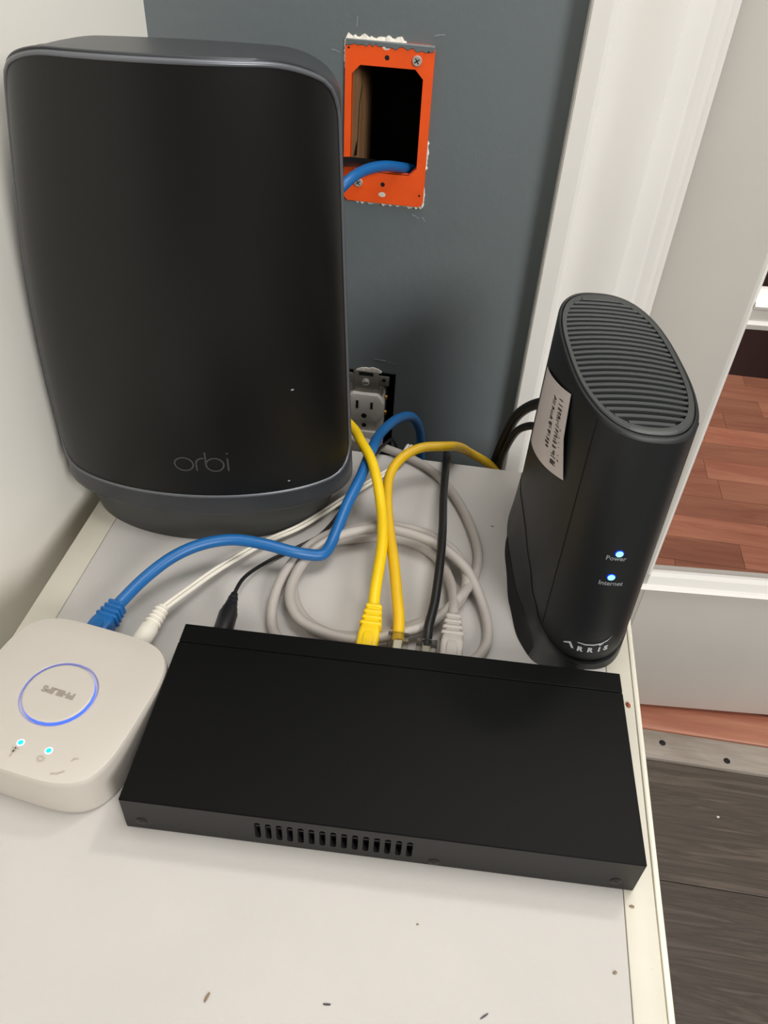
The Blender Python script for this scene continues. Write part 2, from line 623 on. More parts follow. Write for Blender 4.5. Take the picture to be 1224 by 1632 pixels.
bead('glazing_bead', (GL - .008, 0, ZG0 - .017), (GR + .008, 0, ZG0 - .017), (0, 0, 1), .013, .003)
bead('glazing_bead', (GL, .006, ZG0), (GL, .006, ztop), (1, 0, 0), .006, .0055)
bead('glazing_bead', (GR, .006, ZG0), (GR, .006, ztop), (-1, 0, 0), .006, .0055)
for a, b in mun[:-1] + [mun[-1]]:
    box('muntin', (GL, .006, a + .006), (GR, .029, b - .004), 'door_white', dr, .0012)
    bead('glazing_bead', (GL, .004, b - .006), (GR, .004, b - .006), (0, 0, 1), .007, .0045)
    bead('glazing_bead', (GL, .006, a + .007), (GR, .006, a + .007), (0, 0, -1), .007, .002)
cols = [GL + .004, GL + (GR - GL) / 3, GL + 2 * (GR - GL) / 3, GR - .004]
for xm in cols[1:3]:
    box('muntin', (xm - .012, .008, ZG0), (xm + .012, .027, ztop), 'door_white', dr, .001)
zz = ZG0
for a, b in mun:
    for k in range(3):
        box('pane', (cols[k], .0165, zz - .002), (cols[k + 1], .0195, a + .010), 'glass', dr)
    zz = b
disc('door_handle', (DW - .055, 0, .98), .026, (0, -1, 0), .045, 'steel', dr, 24, .02)

# floors
fl = empty('floor', (0, 0, 0))
struct(fl, 'grey brown wood look vinyl plank floor')
struct(box('floor_slab', (-1.6, -1.7, -.06), (1.8, .1095, -.004), 'seam'), 'sub-floor under the planks')
pw, ln = .150, 1.22
y = .1085
row = 0
while y > -1.6:
    x = -1.6 - (row * .47) % ln
    while x < 1.8:
        a, b = max(x, -1.6), min(x + ln, 1.8)
        if b - a > .05:
            p = box('plank', (-(b - a) / 2 + .0004, -pw / 2 + .0004, -.004), ((b - a) / 2 - .0004, pw / 2 - .0004, 0), 'vinyl', fl, .0006, 1, ((a + b) / 2, y - pw / 2, 0))
        x += ln
    y -= pw
    row += 1
th = empty('trim_4', (.4, .137, 0))
struct(th, 'pale grey threshold strip with nail holes and a red brown nosing')
box('saddle_board', (-.39, -.0275, -.02), (.39, .0135, .004), 'saddle', th, .002)
ns_ = box('nosing', (-.39, .0140, -.02), (.39, .0620, .0060), 'red_wood', th, .0030, 3)
ns_['label'] = 'red brown rounded nosing board'
for xx in (-.215, -.138, .0):
    disc('nail_hole', (xx, -.004 - .012 * (xx > -.2), .0036), .0042, (0, 0, 1), .0006, 'seam', th, 14)
f2 = empty('floor_adjoining_room', (0, 0, 0))
struct(f2, 'red brown wooden strip floor of the room beyond the door')
struct(box('floor_adjoining_slab', (-.4, .1635, -.06), (1.9, 2.2, -.004), 'seam'), 'sub-floor beyond the door')
pw = .0560
y = .2000
row = 0
while y < 1.20:
    x = -.4 - random.random() * .35
    while x < 1.9:
        l_ = random.choice((.24, .3, .37, .43))
        a, b = max(x, -.4), min(x + l_, 1.9)
        if b - a > .04:
            box('plank', (-(b - a) / 2 + .0003, -pw / 2 + .0003, -.004), ((b - a) / 2 - .0003, pw / 2 - .0003, 0), 'red_wood', f2, 0, 1, ((a + b) / 2, y + pw / 2, 0))
        x += l_
    y += pw
    row += 1
struct(box('wall_adjoining_room', (-.5, 1.08, 0), (2.0, 1.18, 2.3), 'dark_wall'), 'dark wall of the room beyond the door')


# ------------------------------------------------------------------ cabinet
cb = tag(empty('cabinet', (-.1785, -.25, 0)), 'white laminate cabinet whose top carries all the network devices', 'cabinet')
XL, XR, YB, YF = -.1785, .1785, .25, -.25
sl, sr = -.339 + .1785, -.0172 + .1785
box('top_panel', (sl + .0003, YF + .0003, T - .018), (sr - .0003, YB - .0003, T), 'laminate', cb, .0004, 1)
box('edge_strip', (XL, YF, T - .018), (sl, YB, T + .0001), 'laminate_edge', cb, .0012)
box('edge_strip', (sr, YF, T - .018), (XR - .0032, YB, T + .0001), 'laminate_edge', cb, .0006)
box('edge_band', (XR - .0030, YF, T - .020), (XR, YB, T + .0006), 'edge_band', cb, .0010)
box('side_panel', (XL + .002, YF + .01, .0), (XL + .018, YB - .004, T - .0185), 'laminate_edge', cb, .001)
box('side_panel', (XR - .018, YF + .01, .0), (XR - .001, YB - .004, T - .0205), 'laminate_edge', cb, .001)
box('back_panel', (XL + .0185, YB - .012, .05), (XR - .0185, YB - .006, T - .0185), 'laminate', cb)
for k in range(3):
    d = box('drawer_front', (XL + .003, YF, .05 + k * .143), (XR - .003, YF + .009, .19 + k * .143), 'laminate', cb, .001)
    disc('knob', (0, YF, .12 + k * .143), .008, (0, -1, 0), .018, 'steel', d, 16, .012)
box('plinth', (XL + .02, YF + .03, 0), (XR - .02, YF + .045, .048), 'laminate_edge', cb)


# ------------------------------------------------------------------ mesh router (tall, elliptical)
RT = tag(empty('wireless_router', (-.2810, -.0706, T), .1417), 'tall black oval wireless router with orbi lettering beside the white wall', 'router')
RB, RH, RTILT, RC, RV = .0481, .2775, .1385, .034, .018
BU = lambda z: .003 * math.sin(math.pi * min(1, max(0, (z - .04) / .23)))
A_ = lambda z: .0950 * (1 - .16 * (z - .025) / .224) + BU(z)


SH = lambda z: .020 * (z - .04) - BU(z)


def rtop(X, Y, A):
    z = RH - RTILT * Y
    e = abs(X) - (A - RC)
    if e > 0:
        e = min(e, RC * .9999)
        z -= RV - RV * math.sqrt(1 - (e / RC) ** 2)
    return z


N = 144
TH = [2 * math.pi * i / N for i in range(N)]
Z1, Z2 = .0237, .0393
rings = []
At = A_(.265)
for z, k in ((Z1 + .0002, .955), (Z1, .985), (Z1 + .0015, .998), (Z1 + .004, 1), (Z2, 1)):
    rings.append([(SH(z) + A_(z) * k * math.cos(t), RB * k * math.sin(t), z) for t in TH])
NV = 30
for i in range(1, NV + 1):
    f = i / NV
    rg = []
    for t in TH:
        ztp = rtop(At * math.cos(t), RB * math.sin(t), At) - .0012
        z = Z2 + (ztp - Z2) * f
        rg.append((SH(z) + A_(z) * math.cos(t), RB * math.sin(t), z))
    rings.append(rg)
for s, dz in ((.996, -.0004), (.985, 0), (.95, 0), (.9, 0), (.8, 0), (.6, 0), (.3, 0), (.02, 0)):
    rg = []
    for t in TH:
        X, Y = At * s * math.cos(t), RB * s * math.sin(t)
        rg.append((SH(.265) + X, Y, rtop(X, Y, At) + dz))
    rings.append(rg)
v, f = loft(rings)
mesh('housing', v, f, 'shell', RT, smooth=50)
rings = [[(a * math.cos(t), b * math.sin(t), z) for t in TH] for a, b, z in ((.0785, .0455, .0), (.0793, .0462, .001), (.0825, .0462, .012), (.0835, .0460, Z1 + .002))]
v, f = loft(rings)
mesh('foot', v, f, 'foot', RT, smooth=40)

# front panel: rounded rectangle wrapped on the front of the ellipse
def on_router(phi, z, off):
    a, b = A_(z), RB
    X, Y = a * math.sin(phi), -b * math.cos(phi)
    n = Vector((X / a ** 2, Y / b ** 2)).normalized()
    return Vector((SH(z) + X + n.x * off, Y + n.y * off, z))


PM = math.radians(79)
def pz_top(phi):
    return rtop(At * math.sin(phi), -RB * math.cos(phi), At) - .0075
def pz_bot(phi):
    return Z2 + .0005
def half_phi(f):
    """half width of the panel (in phi) at relative height f"""
    hgt = .229
    rt_, rb_ = .014, .020
    z = f * hgt
    d = 0
    if z < rb_:
        d = rb_ - math.sqrt(max(0, rb_ ** 2 - (rb_ - z) ** 2))
    elif z > hgt - rt_:
        q = z - (hgt - rt_)
        d = rt_ - math.sqrt(max(0, rt_ ** 2 - q * q))
    return PM - d / .058
fs_ = [0, .004, .012, .025, .045, .07, .10, .13] + [.13 + .76 * i / 20 for i in range(1, 20)] + [.89, .92, .95, .97, .985, .995, 1]
NC = 48
vv, ff = [], []
outline_l, outline_r = [], []
for f in fs_:
    hp = half_phi(f)
    for c in range(NC + 1):
        phi = -hp + 2 * hp * c / NC
        zt_ = rtop(At * math.sin(phi), -RB * math.cos(phi), At) - .0030
        z = Z2 + .0012 + (zt_ - Z2 - .0012) * f
        vv.append(on_router(phi, z, .0007))
n1 = NC + 1
for i in range(len(fs_) - 1):
    for c in range(NC):
        ff.append((i * n1 + c, i * n1 + c + 1, (i + 1) * n1 + c + 1, (i + 1) * n1 + c))
mesh('front_panel', vv, ff, 'panel_black', RT, smooth=60)
border = [vv[c] for c in range(NC + 1)] + [vv[i * n1 + NC] for i in range(1, len(fs_))] + [vv[(len(fs_) - 1) * n1 + c] for c in range(NC - 1, -1, -1)] + [vv[i * n1] for i in range(len(fs_) - 2, 0, -1)]
# rim: a flat-sided bead following the border
rg = []
nb = len(border)
clean = [p for i, p in enumerate(border) if (p - border[i - 1]).length > 2e-4]
nb = len(clean)
for i, p in enumerate(clean):
    t = (clean[(i + 1) % nb] - clean[i - 1]).normalized()
    n2 = Vector(((p.x - SH(p.z)) / A_(p.z) ** 2, p.y / RB ** 2, 0)).normalized()
    o_ = t.cross(n2).normalized()          # outward from the panel
    rg.append([p + o_ * a + n2 * b for a, b in ((-.0006, -.0015), (-.0004, .0007), (0, .0010), (.0008, .0010), (.0016, .0003), (.0020, -.0015))])
rg.append(rg[0])
v, f = loft(rg, cap0=False, cap1=False)
mesh('panel_rim', v, f, 'rim', RT, smooth=50)


def router_flat(name, V, F, mat, off):
    out = []
    for p in V:
        X = p[0]
        z = p[1]
        phi = math.asin(max(-1, min(1, X / A_(z))))
        out.append(on_router(phi, z, off))
    return mesh(name, out, F, mat, RT)


VV, FF = [], []
def addr(V, F):
    k = len(VV)
    VV.extend(V)
    FF.extend([tuple(i + k for i in q) for q in F])
sw_ = .0011
addr(*ribbon(arc(-.0052, .0653, .0055, .0048, 0, 350, 35), sw_, True))
addr(*ribbon([(.0021, .0605), (.0021, .0665)] + arc(.0062, .0660, .0041, .0041, 170, 80, 10), sw_))
addr(*ribbon([(.0079, .0748), (.0079, .0650)], sw_))
addr(*ribbon(arc(.0131, .0653, .0052, .0048, 0, 350, 35), sw_, True))
addr(*ribbon([(.0208, .0701), (.0208, .0605)], sw_))
addr(*ribbon([(.0208, .0742), (.0208, .0730)], sw_))
router_flat('logo_orbi', VV, FF, 'logo_grey', .0010)
# dust drops on the panel
VV, FF = [], []
for X, z, r in ((.0556, .0480, .0008), (.0600, .1135, .0009), (.0585, .1065, .0008), (.0590, .0990, .0007), (.0690, .1170, .0007), (.0700, .1390, .0006), (.0740, .1150, .0005)):
    k = len(VV)
    VV += [(X + r * math.cos(i * math.pi / 4), z + .7 * r * math.sin(i * math.pi / 4)) for i in range(8)]
    FF.append(tuple(range(k, k + 8)))
for i in range(7):
    router_flat('dust_speck', VV[8 * i:8 * i + 8], [tuple(range(8))], 'print_dim' if i < 2 else 'hole', .0010)
# sockets at the back
box('port_block', (-.05, RB - .016, .030), (.05, RB - .002, .052), 'seam', RT, .001)

# ------------------------------------------------------------------ cable modem (slim tower)
MD = tag(empty('cable_modem', (-.0396, -.0947, T), 1.6929), 'slim charcoal tower modem with ribbed top and two blue lights', 'modem')
MA, MB_, MN, MH, MTX, MTY, MK, MKB = .0764, .0308, 2.55, .1568, -.0234, .0258, 1.0856, 1.0509


def mpt(t, z, s=1.0, add=0.0):
    A = MA * (MK + (1 - MK) * z / .2) * s + add
    B = MB_ * (MKB + (1 - MKB) * z / .2) * s + add
    c, q = math.cos(t), math.sin(t)
    return (A * math.copysign(abs(c) ** (2 / MN), c), B * math.copysign(abs(q) ** (2 / MN), q))


NM = 160
TM = [2 * math.pi * i / NM for i in range(NM)]
mtop = lambda X, Y: MH + MTX * X + MTY * Y


def mring(f=None, z=None, s=1.0, dz=0.0, add=0.0):
    out = []
    for t in TM:
        if z is None:
            X, Y = mpt(t, MH, s, add)
            out.append((X, Y, mtop(X, Y) + dz))
        else:
            X, Y = mpt(t, z, s, add)
            zz = z if f is None else z + (mtop(X, Y) - MH) * f
            out.append((X, Y, zz))
    return out


rings = [mring(z=.0015, s=.93), mring(z=.0035, s=.965), mring(z=.008, s=.99), mring(z=.014)] + [mring(z=.014 + (MH - .0165) * i / 8, f=i / 8) for i in range(1, 9)]
rings += [mring(dz=-.0012), mring(s=.985, dz=-.0002), mring(s=.97, dz=0), mring(s=.952, dz=0), mring(s=.950, dz=-.0022), mring(s=.932, dz=-.0022), mring(s=.93, dz=-.009), mring(s=.05, dz=-.009)]
v, f = loft(rings)
mesh('housing', v, f, 'modem', MD, smooth=40)
# top ring inside the groove, and the slats over the dark vent
IN = .938
rg = [mring(s=IN, dz=-.003), mring(s=IN, dz=.0002), mring(s=IN - .012, dz=.0008), mring(s=.862, dz=.0004), mring(s=.855, dz=-.004)]
v, f = loft(rg, cap0=False, cap1=False)
mesh('grille_ring', v, f, 'modem_top', MD, smooth=40)
mesh('vent_floor', [Vector(p) for p in mring(s=.92, dz=-.0085)], [tuple(range(NM))], 'seam', MD)
ns = 25
Aa, Bb = mpt(0, MH)[0] * .868, mpt(math.pi / 2, MH)[1] * .868
for i in range(ns):
    X = -Aa + 2 * Aa * (i + .5) / ns
    hw = Bb * (max(0, 1 - abs(X / Aa) ** MN)) ** (1 / MN)
    th_ = Aa * 2 / ns * .225
    rg = []
    for k in range(9):
        Y = -hw + 2 * hw * k / 8
        z = mtop(X, Y) + .0011 * (1 - (Y / Bb) ** 2)
        xo = X + .0030 * (1 - (Y / Bb) ** 2) * (1 - abs(X / Aa)) ** .5
        rg.append([(xo - th_, Y, z - .0018), (xo - th_, Y, z - .0004), (xo - th_ * .6, Y, z), (xo + th_ * .6, Y, z), (xo + th_, Y, z - .0004), (xo + th_, Y, z - .0018)])
    v, f = loft(rg)
    mesh('grille_slat', v, f, 'modem_top', MD, smooth=30)


def modem_patch(name, fn, nu, nv, mat, parent=MD, thick=0.0004, smooth=60):
    """fn(u,v) -> (t, z, off) on the modem skin"""
    vv_, ff_ = [], []
    for layer in (0, 1):
        for j_ in range(nv + 1):
            for i_ in range(nu + 1):
                t, z, off = fn(i_ / nu, j_ / nv)
                X, Y = mpt(t, z, 1, off - (thick if layer else 0))
                vv_.append((X, Y, z))
    m1 = nu + 1
    q = m1 * (nv + 1)
    for j_ in range(nv):
        for i_ in range(nu):
            a = j_ * m1 + i_
            ff_.append((a, a + 1, a + m1 + 1, a + m1))
            ff_.append((q + a, q + a + m1, q + a + m1 + 1, q + a + 1))
    edge = [i for i in range(m1)] + [k * m1 + nu for k in range(1, nv + 1)] + [nv * m1 + i for i in range(nu - 1, -1, -1)] + [k * m1 for k in range(nv - 1, 0, -1)]
    for i_ in range(len(edge)):
        a, b = edge[i_], edge[(i_ + 1) % len(edge)]
        ff_.append((a, b, q + b, q + a))
    return mesh(name, vv_, ff_, mat, parent, smooth=smooth)


# seams between the front shell and the side shells
ANG = math.radians
def zmax(t):
    X, Y = mpt(t, MH)
    return mtop(X, Y) - .002
for sg in (1, -1):
    modem_patch('seam', lambda u, v_: (sg * ANG(134 + .55 * u), .010 + (zmax(ANG(134)) - .010) * v_, .00025), 1, 16, 'seam')
# lower cradle: rises at the flanks, flares towards the foot on the cable side
def tab(x, pts):
    if x <= pts[0][0]:
        return pts[0][1]
    for (x0_, y0_), (x1_, y1_) in zip(pts, pts[1:]):
        if x <= x1_:
            f_ = (x - x0_) / (x1_ - x0_)
            f_ = f_ * f_ * (3 - 2 * f_)
            return y0_ + (y1_ - y0_) * f_
    return pts[-1][1]
ZT = [(20, .012), (60, .034), (87, .038), (105, .031), (120, .020), (134, .0125), (150, .0085), (165, .0060), (180, .0045)]
OF = [(30, .0), (75, .0030), (90, .0055), (108, .0080), (129, .0110), (141, .0115), (158, .0070), (172, .0030), (180, .0)]
for sg in (1, -1):
    def cr(u, v_):
        a = 24 + 156 * u
        return (sg * ANG(a), .0002 + (tab(a, ZT) - .0002) * v_, .0005 + (tab(a, OF) if sg > 0 else 0) * (1 - v_) ** 1.4)
    modem_patch('cradle', cr, 60, 8, 'modem_base', thick=.002)
def slot(u, v_):
    a = 80 + 58 * u
    wz = .0095 * math.sin(math.pi * (.04 + .92 * u)) ** .5
    zz = .0004 + wz * v_
    vv_ = (zz - .0002) / (tab(a, ZT) - .0002)
    return (ANG(a), zz, .0008 + tab(a, OF) * (1 - vv_) ** 1.4)
modem_patch('cradle_gap_shade', slot, 30, 4, 'hole', thick=.002)  # black patch painted for the shadow gap under the flared base


def modem_front(name, V, F, mat, off=.0004, parent=MD):
    out = []
    for p in V:
        Y, z = -p[0], p[1]
        A = MA * (MK + (1 - MK) * z / .2)
        B = MB_ * (MKB + (1 - MKB) * z / .2)
        X = -A * (1 - abs(Y / B) ** MN) ** (1 / MN)
        out.append((X - off, Y, z))
    return mesh(name, out, F, mat, parent)


def put_text(txt, size, cx, base, width=None, bold=0.0):
    V, F = text_verts(txt, size, bold=bold)
    xs = [p.x for p in V]
    k = 1 if width is None else width / (max(xs) - min(xs))
    mid = (max(xs) + min(xs)) / 2
    return [(cx + (p.x - mid) * k, base + p.y) for p in V], F


for txt, cx, base, wd_ in (('Power', -.0022, .0853, .0102), ('Internet', -.0010, .0678, .0125)):
    V, F = put_text(txt, .0042, cx, base, wd_, .00004)
    modem_front('lettering_' + txt.lower(), V, F, 'print_dim')
for (cu_, z) in ((-.0015, .0900), (-.0019, .0736)):
    k = [(cu_ + .0024 * math.cos(a), z + .0023 * math.sin(a)) for a in [2 * math.pi * i / 24 for i in range(24)]]
    L = modem_front('bloom_disc', k, [tuple(range(24))], 'led_bloom', .00025)  # glowing disc added as the light's bloom on the plastic, not a part
    k = [(cu_ + .0019 * math.cos(a), z + .0019 * math.sin(a)) for a in [2 * math.pi * i / 20 for i in range(20)]]
    modem_front('indicator_light', k, [tuple(range(20))], 'led_white', .0007)
# ARRIS wordmark with its runner-like swoosh
VV, FF = [], []
addr([(-.0152, .0176), (-.0120, .0202), (-.0096, .0156), (-.0110, .0156), (-.0126, .0184), (-.0150, .0168)], [(0, 1, 4, 5), (1, 2, 3, 4)])
for ch, cx in (('R', -.0062), ('R', -.0005), ('I', .0042), ('S', .0078)):
    V, F = put_text(ch, .0050, cx, .0150 + .0008 * (ch == 'I') + .0018 * (ch == 'S'), None, .00025)
    addr(V, F)
modem_front('lettering_arris', VV, FF, 'print_grey')
VV, FF = [], []
up_ = [(-.0088, .0217), (-.0040, .0213), (.0004, .0216), (.0044, .0230), (.0075, .0252), (.0100, .0282)]
lo_ = [(-.0086, .0213), (-.0040, .0204), (.0004, .0206), (.0044, .0219), (.0075, .0243), (.0100, .0282)]
addr(up_ + lo_, [(i, i + 1, i + 7, i + 6) for i in range(5)])
addr([(.0000, .0230), (.0016, .0222), (.0046, .0226), (.0024, .0218)], [(0, 1, 3), (1, 2, 3)])
addr([(.0030, .0216), (.0038, .0204), (.0044, .0212), (.0058, .0224)], [(0, 1, 2, 3)])
modem_front('logo_swoosh', VV, FF, 'print_grey', .0005)

# peeling paper label on the flank facing the router
def tX(X):
    return math.acos(max(-1, min(1, math.copysign(abs(X / MA / 1.03) ** (MN / 2), X))))
UL, UR, LR, LL = (.0300, .1300), (-.0300, .1505), (-.0455, .1085), (.0300, .0780)
def lab(u, v_):
    top = (UL[0] + (UR[0] - UL[0]) * u, UL[1] + (UR[1] - UL[1]) * u)
    bot = (LL[0] + (LR[0] - LL[0]) * u, LL[1] + (LR[1] - LL[1]) * u)
    X = bot[0] + (top[0] - bot[0]) * v_
    z = bot[1] + (top[1] - bot[1]) * v_
    return X, z
def lab_off(u, v_):
    return .0009 + .0022 * math.sin(math.pi * u) * (1 - .5 * v_) + .0018 * max(0, u - .8) * 5 * (1 - abs(2 * v_ - 1))
stk = modem_patch('paper_label', lambda u, v_: (tX(lab(u, v_)[0]), lab(u, v_)[1], lab_off(u, v_)), 16, 16, 'sticker', thick=.0003)
stk['label'] = 'white paper label with printed rows'
rb = random.Random(3)
VV, FF = [], []
for u0_, u1_, v0_, v1_, nb_, dens in ((.60, .69, .24, .86, 44, .62), (.77, .87, .10, .88, 54, .62), (.90, .92, .18, .60, 30, .4)):
    for i in range(nb_):
        if rb.random() > dens:
            continue
        va = v0_ + (v1_ - v0_) * i / nb_
        vb = va + (v1_ - v0_) / nb_ * .7
        q = []
        a_ = u0_ + (u1_ - u0_) * rb.choice((0, 0, .3))
        b_ = u1_ - (u1_ - u0_) * rb.choice((0, 0, .3))
        for (uu_, vv2) in ((a_, va), (b_, va), (b_, vb), (a_, vb)):
            X, z = lab(uu_, vv2)
            q.append((*mpt(tX(X), z, 1, lab_off(uu_, vv2) + .00025), z))
        k = len(VV)
        VV += q
        FF.append((k, k + 1, k + 2, k + 3))
mesh('printed_rows', VV, FF, 'ink', stk)

# ------------------------------------------------------------------ network switch (flat black box)
SW = tag(empty('network_switch', (-.1335, -.2542, T), .0397), 'flat black metal network switch with a row of vent slots', 'switch')
SWW, SWD, SWH = .2374, .1053, .0248
bd = box('case', (-SWW / 2, -SWD / 2, .0), (SWW / 2, SWD / 2 - .0128, SWH), 'switch', SW, .0005, 1)
cut = []
ns = 15
for i in range(ns):
    x = -.0553 + i * .00500
    wv = .0014
    pts = [(x + wv * math.cos(a), .0178 + wv * math.sin(a)) for a in [math.pi * k / 8 for k in range(9)]] + [(x + wv * math.cos(a), .0070 + wv * math.sin(a)) for a in [math.pi + math.pi * k / 8 for k in range(9)]]
    v, f = loft([[(a, -SWD / 2 - .003, b) for a, b in pts], [(a, -SWD / 2 + .004, b) for a, b in pts]])
    c = mesh('cutter', v, f, None, SW)
    cut.append(c)
boolean_diff(bd, cut)
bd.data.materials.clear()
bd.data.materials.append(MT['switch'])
bd.data.materials.append(MT['switch_front_lit'])
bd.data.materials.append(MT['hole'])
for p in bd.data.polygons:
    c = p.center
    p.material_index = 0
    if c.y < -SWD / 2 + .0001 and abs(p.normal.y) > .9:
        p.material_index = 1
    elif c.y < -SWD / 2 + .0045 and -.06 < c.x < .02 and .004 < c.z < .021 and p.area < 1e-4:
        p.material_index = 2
box('vent_crossbar', (-.0575, -SWD / 2 + .0012, .0140), (.0168, -SWD / 2 + .0022, .0150), 'screw_black', SW)
box('rear_cover', (-SWW / 2, SWD / 2 - .0123, .0), (SWW / 2, SWD / 2, SWH - .0003), 'switch', SW, .0004, 1)
box('inner_lip', (-SWW / 2 + .001, SWD / 2 - .014, .001), (SWW / 2 - .001, SWD / 2 - .011, SWH - .0012), 'hole', SW)
for x, z in ((-.1105, .0072), (.0265, .0036), (.1090, .0075)):
    s = disc('screw', (x, -SWD / 2 + .0003, z), .0027, (0, -1, 0), .0008, 'screw_black', SW, 18, .0022)
    mesh('screw_recess', *loft([[(x + a, -SWD / 2 - .0002, z + b) for a, b in ((-.0009, 0), (-.0002, .0002), (0, .0009), (.0002, .0002), (.0009, 0), (.0002, -.0002), (0, -.0009), (-.0002, -.0002))],
                                [(x + a, -SWD / 2 - .00056, z + b) for a, b in ((-.0009, 0), (-.0002, .0002), (0, .0009), (.0002, .0002), (.0009, 0), (.0002, -.0002), (0, -.0009), (-.0002, -.0002))]]), 'hole', s)
for i in range(8):
    x = -.030 + i * .0166
    box('port', (x - .0066, SWD / 2 - .0001, .0058), (x + .0066, SWD / 2 + .0003, .0190), 'steel_dull', SW)
# ------------------------------------------------------------------ smart-home hub (white rounded square)
HB = tag(empty('smart_home_hub', (-.3003, -.2629, T), -.1442), 'white rounded square hub with a glowing blue ring on top', 'hub')
HA, HN, HH = .0449, 4.19, .0260
NH = 128
THH = [2 * math.pi * i / NH for i in range(NH)]


def hpt(t, k):
    c, q = math.cos(t), math.sin(t)
    return (HA * k * math.copysign(abs(c) ** (2 / HN), c), HA * k * math.copysign(abs(q) ** (2 / HN), q))


hr = lambda k, z: [(*hpt(t, k), z) for t in THH]
def circ(r, z):
    # same vertex count, same angular order as the squircle
    out = []
    for t in THH:
        x, y = hpt(t, 1)
        a = math.atan2(y, x)
        out.append((r * math.cos(a), r * math.sin(a), z))
    return out
rings = [hr(.985, 0), hr(1.008, .0012), hr(1.013, .003), hr(1.010, .012), hr(1.004, HH - .0035), hr(.998, HH - .0012), hr(.985, HH - .0002), hr(.97, HH), hr(.75, HH), circ(.0225, HH), circ(.0194, HH), circ(.0191, HH - .0003), circ(.0190, HH - .0022), circ(.0100, HH - .0022)]
v, f = loft(rings)
mesh('casing', v, f, 'hub', HB, smooth=40)
v, f = loft([circ(.0174, HH - .0022), circ(.0174, HH - .0001), circ(.0170, HH - .0001), circ(.0170, HH - .0018)], cap0=False, cap1=False)
o = mesh('light_ring', v, f, 'led_blue', HB, smooth=40)
o['label'] = 'glowing blue ring'
v, f = loft([circ(.0169, HH - .0020), circ(.0169, HH), circ(.0173, HH), circ(.0173, HH + .0003), circ(.0169, HH + .0006), circ(.0160, HH + .0006), circ(.004, HH + .0006)])
bt = mesh('button', v, f, 'hub_button', HB, smooth=40)
V, F = text_verts('PHILIPS', .0047, bold=.00025)
xs = [p.x for p in V]
k = .0178 / (max(xs) - min(xs))
mesh('lettering_philips', [(-p.x * k, -(p.y - .0017) - .0002, HH + .0008) for p in V], F, 'hub_print', bt)


def hub_loc(wx, wy):
    d = Vector((wx + .3003, wy + .2629))
    c, s = math.cos(.1442), math.sin(.1442)
    return (d.x * c - d.y * s, d.x * s + d.y * c)


for wx, wy in ((-.3054, -.2924), (-.2906, -.2942)):
    x, y = hub_loc(wx, wy)
    L = disc('indicator_light', (x, y, HH - .0002), .0019, (0, 0, 1), .0003, 'led_halo', HB, 20, .0019)
    disc('light_core', (x, y, HH - .0001), .0013, (0, 0, 1), .0003, 'led_cyan', L, 18, .0013)
# pictograms under the lights
x0, y0 = hub_loc(-.3065, -.2972)
VV, FF = [], []
addr([(x0 - .0011, y0 - .0006), (x0 + .0011, y0 - .0006), (x0 + .0011, y0 + .0006), (x0 - .0011, y0 + .0006)], [(0, 1, 2, 3)])
addr([(x0 - .0003, y0 - .0030), (x0 + .0003, y0 - .0030), (x0 + .0003, y0 + .0020), (x0 - .0003, y0 + .0020)], [(0, 1, 2, 3)])
addr([(x0 - .0018, y0 + .0012), (x0 + .0018, y0 + .0012), (x0 + .0018, y0 + .0020), (x0 - .0018, y0 + .0020)], [(0, 1, 2, 3)])
mesh('pictogram', [(a, b, HH + .00025) for a, b in VV], FF, 'icon', HB)
x0, y0 = hub_loc(-.2925, -.2988)
v, f = ribbon(arc(x0, y0, .0015, .0012, 0, 350, 20), .0008, True)
mesh('pictogram', [(a, b, HH + .00025) for a, b in v], f, 'icon', HB)
x0, y0 = hub_loc(-.2760, -.2975)
v, f = ribbon(arc(x0, y0, .0017, .0016, 60, 200, 14), .0005)
mesh('pictogram', [(a, b, HH + .00025) for a, b in v], f, 'icon', HB)
for wx, wy, l_ in ((-.2815, -.3048, .0030),):
    x0, y0 = hub_loc(wx, wy)
    v, f = ribbon([(x0 - l_, y0 - .001), (x0, y0), (x0 + l_ * .8, y0 + .0022)], .0008)
    mesh('smudge', [(a, b, HH + .0002) for a, b in v], f, 'icon', HB)


# ------------------------------------------------------------------ cables
def up(pts):
    return [Vector((x, y, z + T)) for x, y, z in pts]


def cable(name, label, group, pts, r, mat, seg=12, cat='cable'):
    root = tag(empty(name, (0, 0, T)), label, cat, group)
    path = [p - Vector((0, 0, T)) for p in smooth_path(up(pts))]
    tube('cord', path, r, mat, root, seg)
    return root


def rrect(w_, h_, c, n=4):
    out = []
    for sx, sy, a0 in ((1, 1, 0), (-1, 1, 90), (-1, -1, 180), (1, -1, 270)):
        for k in range(n + 1):
            a = math.radians(a0 + 90 * k / n)
            out.append((sx * (w_ / 2 - c) + c * math.cos(a), sy * (h_ / 2 - c) + c * math.sin(a)))
    return out


